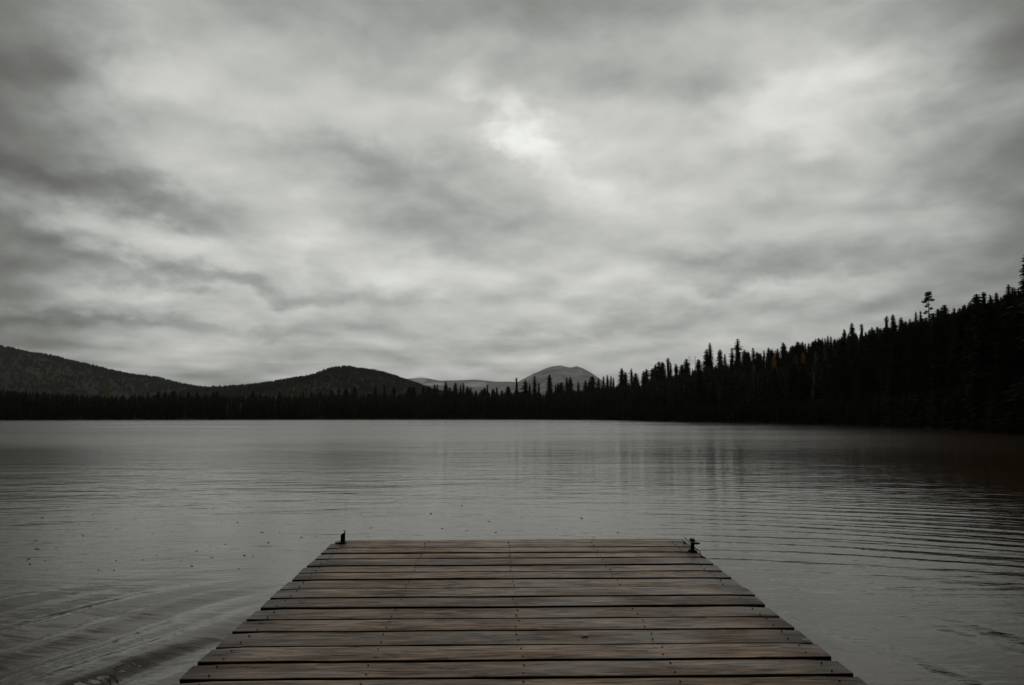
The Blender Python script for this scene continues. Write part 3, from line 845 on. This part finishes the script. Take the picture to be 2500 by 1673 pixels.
KINDS = ['spruce', 'spruce', 'spire', 'spire', 'wide', 'ragged', 'column']
HANDLE = {1089: 'the first high spire right of the round hill', 1263: 'the tallest spruce left of the mountain', 1305: 'the slim spruce before the mountain flank',
    1343: 'the tall spruce before the mountain middle', 1517: 'the broad spruce just past the mountain', 1543: 'the thin ragged spruce past the mountain', 1632: 'the slim halfway spruce',
    1732: 'the needle topped spruce', 1757: 'the broad cone between the two highest lower spruces', 1798: 'the high gappy spruce', 1916: 'the thick pair midway up the slope',
    2060: 'the first of two cone spruces', 2080: 'the cone spruce with clear sky around', 2105: 'the narrow blunt column spruce', 2162: 'the crooked tipped spruce', 2180: 'the bushy pointed spruce',
    2200: 'the round shouldered spruce', 2234: 'the left needle spire', 2245: 'the right needle spire', 2263: 'the lone clumpy pine', 2307: 'the stout blunt spruce', 2387: 'the thick round topped spruce',
    2402: 'the slim spruce on the high ridge', 2419: 'the ragged ridge spruce', 2433: 'the pointed ridge end spruce', 2461: 'the sharp spire near the edge'}
ORD = ['first', 'second', 'third', 'fourth', 'fifth', 'sixth', 'seventh', 'eighth', 'ninth', 'tenth', 'eleventh', 'twelfth', 'thirteenth', 'fourteenth', 'fifteenth', 'sixteenth',
       'seventeenth', 'eighteenth', 'nineteenth', 'twentieth', 'twenty-first', 'twenty-second', 'twenty-third', 'twenty-fourth', 'twenty-fifth', 'twenty-sixth']
SKY.sort()
def group_of(px):
    if px < 1089: return 'spruces of the far left shore'
    if px < 1480: return 'spruces straight across the lake'
    return 'spruces on the lower right slope' if px < 1900 else 'spruces on the upper right slope'
place = {'h': None, 'n': 0}
SKYAZ = []
for (px, py) in SKY:
    key = None
    for k in SPECIAL:
        if k not in used and abs(k[0] - px) < 4.5 and abs(k[1] - py) < 7: key = k
    a = azpx(px)
    D = float(np.interp(a, AZT, DRT)) + rng.uniform(-6, 10)
    x, y, zt = at(px, py, D)
    base = gz(x, y)
    h = zt - base
    if key:
        used.add(key); kind, sx, lab = SPECIAL[key]; grp = group_of(px)
        if key[0] in HANDLE: place['h'], place['n'] = HANDLE[key[0]], 0
    else:
        if px > 858 and place['h'] is None: place['h'], place['n'] = 'the round wooded hill summit', 0
        lab = (ORD[place['n']] + ' dark spruce tip right of ' + place['h']) if place['h'] else (ORD[place['n']] + ' spruce tip from the left standing above the far left forest')
        place['n'] += 1
        grp = group_of(px); kind = rng.choice(KINDS); sx = rng.uniform(1.05, 1.45)
    w_fix = 1.25
    put_tree(x, y, h, rng.choice(CROWN[kind]), 'pine_tree' if kind == 'clumpy' else 'spruce_tree', lab, 'tree', grp, None, sx * w_fix)
    SKYAZ.append((a, D))
print('SKY', len(SKY), 'special unused', [k for k in SPECIAL if k not in used])
# the big spruce at the right edge of the picture
x, y, zt = at(2509, 618, 118)
put_tree(x, y, zt - gz(x, y), CROWN['spruce'][1], 'spruce_tree', 'big near black spruce cut by the right picture edge', 'tree', None, None, 1.05)
for (px, py, D, wd) in ((2488, 700, 112, 'left'), (2500, 690, 122, 'right')):
    x, y, zt = at(px, py, D)
    put_tree(x, y, zt - gz(x, y), CROWN['wide'][0], 'spruce_tree', wd + ' one of two dark spruces crowding under the big edge spruce', 'tree', 'spruces under the big edge spruce', None, .8)
# autumn trees among the dark spruces
AUTUMN = [(1890, 870, 'autumn', 26, 'orange autumn tree on the right slope, leftmost of the bright ones'), (1960, 861, 'autumn', 22, 'orange yellow autumn tree on the right slope, under blunt spruces'),
          (1943, 866, 'autumn_pale', 18, 'dull tan autumn tree left of the orange yellow one'), (1992, 857, 'autumn_pale', 20, 'wide dull tan autumn tree right of the orange yellow one'),
          (2014, 848, 'autumn_pale', 22, 'small yellowish autumn tree highest on the right slope'), (1840, 890, 'autumn_pale', 12, 'faint tan autumn tree lowest on the right slope'),
          (265, 943, 'yellow', 22, 'lone yellow green tree on the far left shore'), (556, 985, 'autumn_pale', 8, 'tiny pale bush low in the far left forest'),
          (588, 983, 'autumn_pale', 7, 'second tiny pale bush right of the first in the far left forest')]
AUTZ = []
for (px, py, c, hp, lab) in AUTUMN:
    a = azpx(px); D = float(np.interp(a, AZT, DRT)) - (20 if px > 1000 else 12)
    if py > 975: D = float(np.interp(a, AZT, DST)) + 6
    x, y, zt = at(px, py, D)
    base = gz(x, y); h = min(zt - base, 10.5 if py < 975 else 4.0)
    zb = zt - h
    e = put_tree(x, y, h, AUT[c], 'autumn_tree', lab, 'tree', None, PTRUNK, .62)
    e.location.z = zb
    if zb > base + .3: e.location.z = base; e.scale.z = zt - base
    AUTZ.append((a, D, math.atan((zt - hp * D / F - CAM_H) / D), 7.0 / D * .5 + .0035))

# ------------------------------------------------------------------ the rest of the forest
LOWM = [conifer(900 + s, 'low' if s % 2 else 'lowspire') for s in range(6)]
def scatter_forest(name, spots, label=None):
    allv, allf, off = [], [], 0
    for (x, y, z, h, sx) in spots:
        V_, F_ = LOWM[rng.randrange(len(LOWM))]
        a = rng.uniform(0, 6.28); c, s = math.cos(a), math.sin(a)
        w = h * sx
        vv = np.stack([(V_[:, 0] * c - V_[:, 1] * s) * w + x, (V_[:, 0] * s + V_[:, 1] * c) * w + y, V_[:, 2] * h + z], -1)
        allv.append(vv); allf.append(F_ + off); off += len(V_)
    o = add(name, mesh_np(name, np.vstack(allv), np.vstack(allf), [M['needle']]), kind='stuff')
    if label: o['label'] = label
    return o
def allowed(a, r, z, h):
    """keep the canopy under the skyline trees and clear before the autumn trees"""
    if -0.66 < a < 0.66:
        lim = canopy(a) - 0.0040 - (0.006 if a > 0 else 0.012) * fr.random() ** 2
        h = min(h, CAM_H + math.tan(lim) * r - z)
    for (aa_, D, eb, w) in AUTZ:
        if abs(a - aa_) < w and r < D + 1: h = min(h, CAM_H + math.tan(eb) * r - z)
    return h
fr = random.Random(3)
spots, near = [], []
tries = 0
while len(spots) < 4500 and tries < 60000:
    tries += 1
    a = fr.uniform(-1.0, 0.95)
    ds, dr = float(np.interp(a, AZT, DST)), float(np.interp(a, AZT, DRT))
    if a > 0.62 and fr.random() < .3: continue
    r = ds + 3 + (dr + 14 - ds) * fr.random()
    if fr.random() > (r / 330.0) ** 1.0 + .25: continue
    x, y = r * math.sin(a), r * math.cos(a)
    z = gz(x, y)
    if z < .3: continue
    h = allowed(a, r, z, fr.uniform(8.0, 13.5))
    if h < 2.2: continue
    spots.append((x, y, z - .2, h, fr.uniform(1.2, 2.0)))
# the nearest ones are individuals too
spots.sort(key=lambda s: -s[3] / math.hypot(s[0], s[1]))
front = [s for s in spots if abs(math.atan2(s[0], s[1])) < .615][:105]
fset = set(id(s) for s in front)
for s in front:
    px = CX + F * s[0] / s[1]
    lab, grp = ('dark spruce deep in the shaded hillside forest along the right shore', 'spruces in the shaded right hillside')
    put_tree(s[0], s[1], s[3], fr.choice(CROWN[fr.choice(['spruce', 'spruce', 'wide', 'spire'])]), 'spruce_tree', lab, 'tree', grp, None, fr.uniform(1.1, 1.5))
scatter_forest('forest', [s for s in spots if id(s) not in fset])
# shrubs and young trees down at the water's edge, then unseen trees added round the landing to shade the dock
edge = []
for i in range(2400):
    a = fr.uniform(-0.7, 0.78) if i < 1300 else fr.uniform(.2, .74)
    r = float(np.interp(a, AZT, DST)) * fr.uniform(.994, 1.012) + fr.uniform(.1, 4)
    x, y = r * math.sin(a), r * math.cos(a); z = gz(x, y)
    edge.append((x, y, max(z, 0) - .4, allowed(a, r, z, fr.uniform(1.2, 5.0)), fr.uniform(1.6, 2.6)))
edge = [e for e in edge if e[3] > .8]
scatter_forest('shore_thicket', edge)
FINE = [conifer(700 + k, kk) for k, kk in enumerate(('spruce', 'wide', 'spruce', 'wide'))]
bank = []  # trees added out of view to keep sky light off the dock
for i in range(230):
    a = fr.choice((-1, 1)) * fr.uniform(0.98, 3.05)
    r = float(np.interp(a, AZT, DST)) + 1.2 + 30 * fr.random() ** 1.6
    x, y = r * math.sin(a), r * math.cos(a)
    if abs(x) < 2.4 and y < 0: continue
    if abs(math.atan2(x, y + 1.5)) < .80: continue
    bank.append((x, y, gz(x, y) - .2, fr.uniform(11, 18), fr.uniform(.9, 1.3)))
LOWM, KEEP = FINE, LOWM
scatter_forest('added_shade_trees', bank)
LOWM = KEEP
# forest cover of the hills behind
def hill_forest(name, H, count, hmin, hmax, seed, mat):
    R = random.Random(seed); n, m, _ = H.shape
    allv, allf, off = [], [], 0
    for _k in range(count):
        i = R.random() * (n - 1.01); j = R.random() * (m * .56)
        if R.random() < .25: j = m * .5 + R.uniform(-1.2, .6)
        i0, j0 = int(i), int(j)
        p = H[i0, j0] * (1 - i + i0) * (1 - j + j0) + H[i0 + 1, j0] * (i - i0) * (1 - j + j0) + H[i0, j0 + 1] * (1 - i + i0) * (j - j0) + H[i0 + 1, j0 + 1] * (i - i0) * (j - j0)
        h = R.uniform(hmin, hmax); w = h * R.uniform(.30, .5)
        a = R.uniform(0, 6.28)
        vv = []
        for (rz, zz_) in ((1, .1), (.62, .5)):
            for k in range(4):
                b = a + k * math.pi / 2 + zz_
                vv.append((p[0] + w * rz * math.cos(b), p[1] + w * rz * math.sin(b), p[2] - 1 + h * zz_))
        vv.append((p[0], p[1], p[2] - 1 + h))
        ff = []
        for k in range(4):
            k2 = (k + 1) % 4
            ff += [[k, k2, 4 + k2], [k, 4 + k2, 4 + k], [4 + k, 4 + k2, 8]]
        allv.append(np.array(vv)); allf.append(np.array(ff) + off); off += 9
    add(name, mesh_np(name, np.vstack(allv), np.vstack(allf), [mat]), kind='stuff')
hill_forest('hill_forest_left', HL, 12000, 6, 11, 31, M['hill'])
hill_forest('hill_forest_middle', HM, 10000, 5, 9, 32, M['hill'])

# ------------------------------------------------------------------ pale frame on the skyline
x, y, zt = at(1690, 874, 322)
fz = gz(x, y)
fr_ = add('lookout_frame', None, None, (x, y, fz), 'faint pale frame of two posts and rails among the ridge treetops', 'lookout frame')
hgt = zt - fz
for sx_ in (-1.35, 1.35):
    lathe('post', [(.09, 0), (.07, hgt)], M['greywood'], fr_, (sx_, 0, 0), (0, 0, 1), 8)
    lathe('post_head', [(.10, 0), (.26, .15), (.26, .40), (.08, .5)], M['greywood'], fr_, (sx_, 0, hgt), (0, 0, 1), 8)
for hz in (hgt - 1.0, hgt - 1.9):
    beam('rail', (-1.35, 0.1, hz), (1.35, 0.1, hz), .08, .10, M['greywood'], fr_, Vector((0, 0, 1)))

# ------------------------------------------------------------------ mist wisps that cling to the far valley
mistm = mat_volume('mist', (1, 1, 1), 0.010, 0.3)
def mist(px, py, D, wpx, hpx, seed):
    R = random.Random(seed); x, y, z = at(px, py, D)
    wr_, hr = wpx * D / F / 2, hpx * D / F / 2
    vs, f = [], []
    nu, nv = 20, 10
    nf = np_noise(seed)
    for i in range(nv + 1):
        t = math.pi * i / nv
        for k in range(nu):
            p = 2 * math.pi * k / nu
            d = (math.sin(t) * math.cos(p), math.sin(t) * math.sin(p), math.cos(t))
            q = 1 + 0.9 * float(fbm(nf, np.array([d[0] * 1.6 + d[1] + 9]), np.array([d[2] * 1.6 + d[1] + 9]), 3)[0])
            vs.append((x + wr_ * d[0] * q + hr * .5 * d[2], y + wr_ * .6 * d[1] * q, z + hr * d[2] * q))
    for i in range(nv):
        for k in range(nu): f.append([i * nu + k, (i + 1) * nu + k, (i + 1) * nu + (k + 1) % nu, i * nu + (k + 1) % nu])
    add('mist', mesh_np('mist', vs, f, [mistm], True), kind='stuff')
mist(1022, 930, 6000, 40, 20, 51)
mist(1160, 940, 5400, 60, 14, 52)
mist(1060, 938, 5600, 60, 8, 53)

# ------------------------------------------------------------------ leaves and a twig
def leaf_mesh(seed):
    R = random.Random(seed)
    n = 7
    pts = []
    for i in range(n):
        t = i / (n - 1); w = .30 * math.sin(math.pi * min(1, t * .96 + .04)) ** .8 * R.uniform(.75, 1.1)
        pts.append((t - .5, w, .03 * math.sin(t * 3.1) + R.uniform(-.01, .02)))
    vs, f = [], []
    for (t, w, z) in pts: vs += [(t, -w, z + .02), (t, 0, z), (t, w, z + .02)]
    for i in range(n - 1):
        for k in range(2): f.append([i * 3 + k, (i + 1) * 3 + k, (i + 1) * 3 + k + 1, i * 3 + k + 1])
    nv_ = len(vs)
    vs += [(a, b, c - .03) for a, b, c in vs]
    f += [[q + nv_ for q in ff][::-1] for ff in f]
    return mesh_np('leaf', vs, f, [M['leaf']], True)
LEAF = [leaf_mesh(s) for s in range(4)]
lr = random.Random(12)
spec = [(104, 1264), (285, 1292), (203, 1309), (87, 1320), (90, 1340), (70, 1365), (73, 1377), (196, 1374), (382, 1355), (512, 1332), (597, 1356), (350, 1367), (583, 1388),
        (735, 1312), (770, 1310), (453, 1274), (424, 1238), (580, 1275), (700, 1248), (880, 1256), (967, 1223), (1015, 1196), (1052, 1254), (1128, 1235), (1067, 1209),
        (1194, 1273), (1272, 1263), (950, 1252), (1005, 1270), (1080, 1290), (1140, 1295), (820, 1262), (640, 1300), (1300, 1250), (1420, 1265), (1450, 1313), (1508, 1300),
        (520, 1243), (400, 1282), (655, 1325), (240, 1392), (480, 1345), (330, 1265), (905, 1290), (1210, 1300), (1360, 1290)]
n_leaf = 0
for (px, py) in spec + [(lr.uniform(20, 1560), lr.uniform(1185, 1410)) for _ in range(60)]:
    d = ray(px, py); t = -CAM_H / d.z
    x, y = d.x * t, d.y * t
    a, b = x * sv.x + y * sv.y, x * cu.x + y * cu.y
    if a0_ - .25 < a < a1_ + .25 and b < bend_ + .25: continue
    o = add('floating_leaf', lr.choice(LEAF), None, (x, y, water_z(x, y) + .003), 'small dark dead leaf afloat on the calm lake around the dock end', 'leaf', 'leaves afloat on the lake')
    s = lr.uniform(.022, .05) * (1.25 if n_leaf < len(spec) else .8)
    o.scale = (s, s * lr.uniform(.6, 1.0), s); o.rotation_euler = (lr.uniform(-.2, .2), lr.uniform(-.2, .2), lr.uniform(0, 6.28)); n_leaf += 1
for (px, py, s, rz, lab) in ((1428, 1553, .050, 1.1, 'black curled leaf lying on a near plank right of the dock middle'), (1968, 1565, .045, .4, 'small dark leaf lying near the right edge of the dock'),
                             (1450, 1316, .025, .2, 'tiny dark leaf on the far end plank of the dock')):
    a, b = deck_ab(px, py)
    o = add('fallen_leaf', LEAF[1], None, deck(a, b, .006), lab, 'leaf')
    o.scale = (s, s * 1.2, s); o.rotation_euler = (.05, .02, rz)
def on_water(px, py, z=0.0):
    d = ray(px, py); t = (z - CAM_H) / d.z
    return Vector((d.x * t, d.y * t, z + max(0.0, water_z(d.x * t, d.y * t))))
p0, p1, p2, p3 = on_water(305, 1622, .035), on_water(284, 1630, .01), on_water(270, 1645, .0), on_water(288, 1668, -.02)
tube('twig', [p0, p1, p2, p3], [.002, .003, .0035, .0035], M['twig'], None, 6, label='thin dark bent twig sticking out of the water left of the dock', cat='twig')
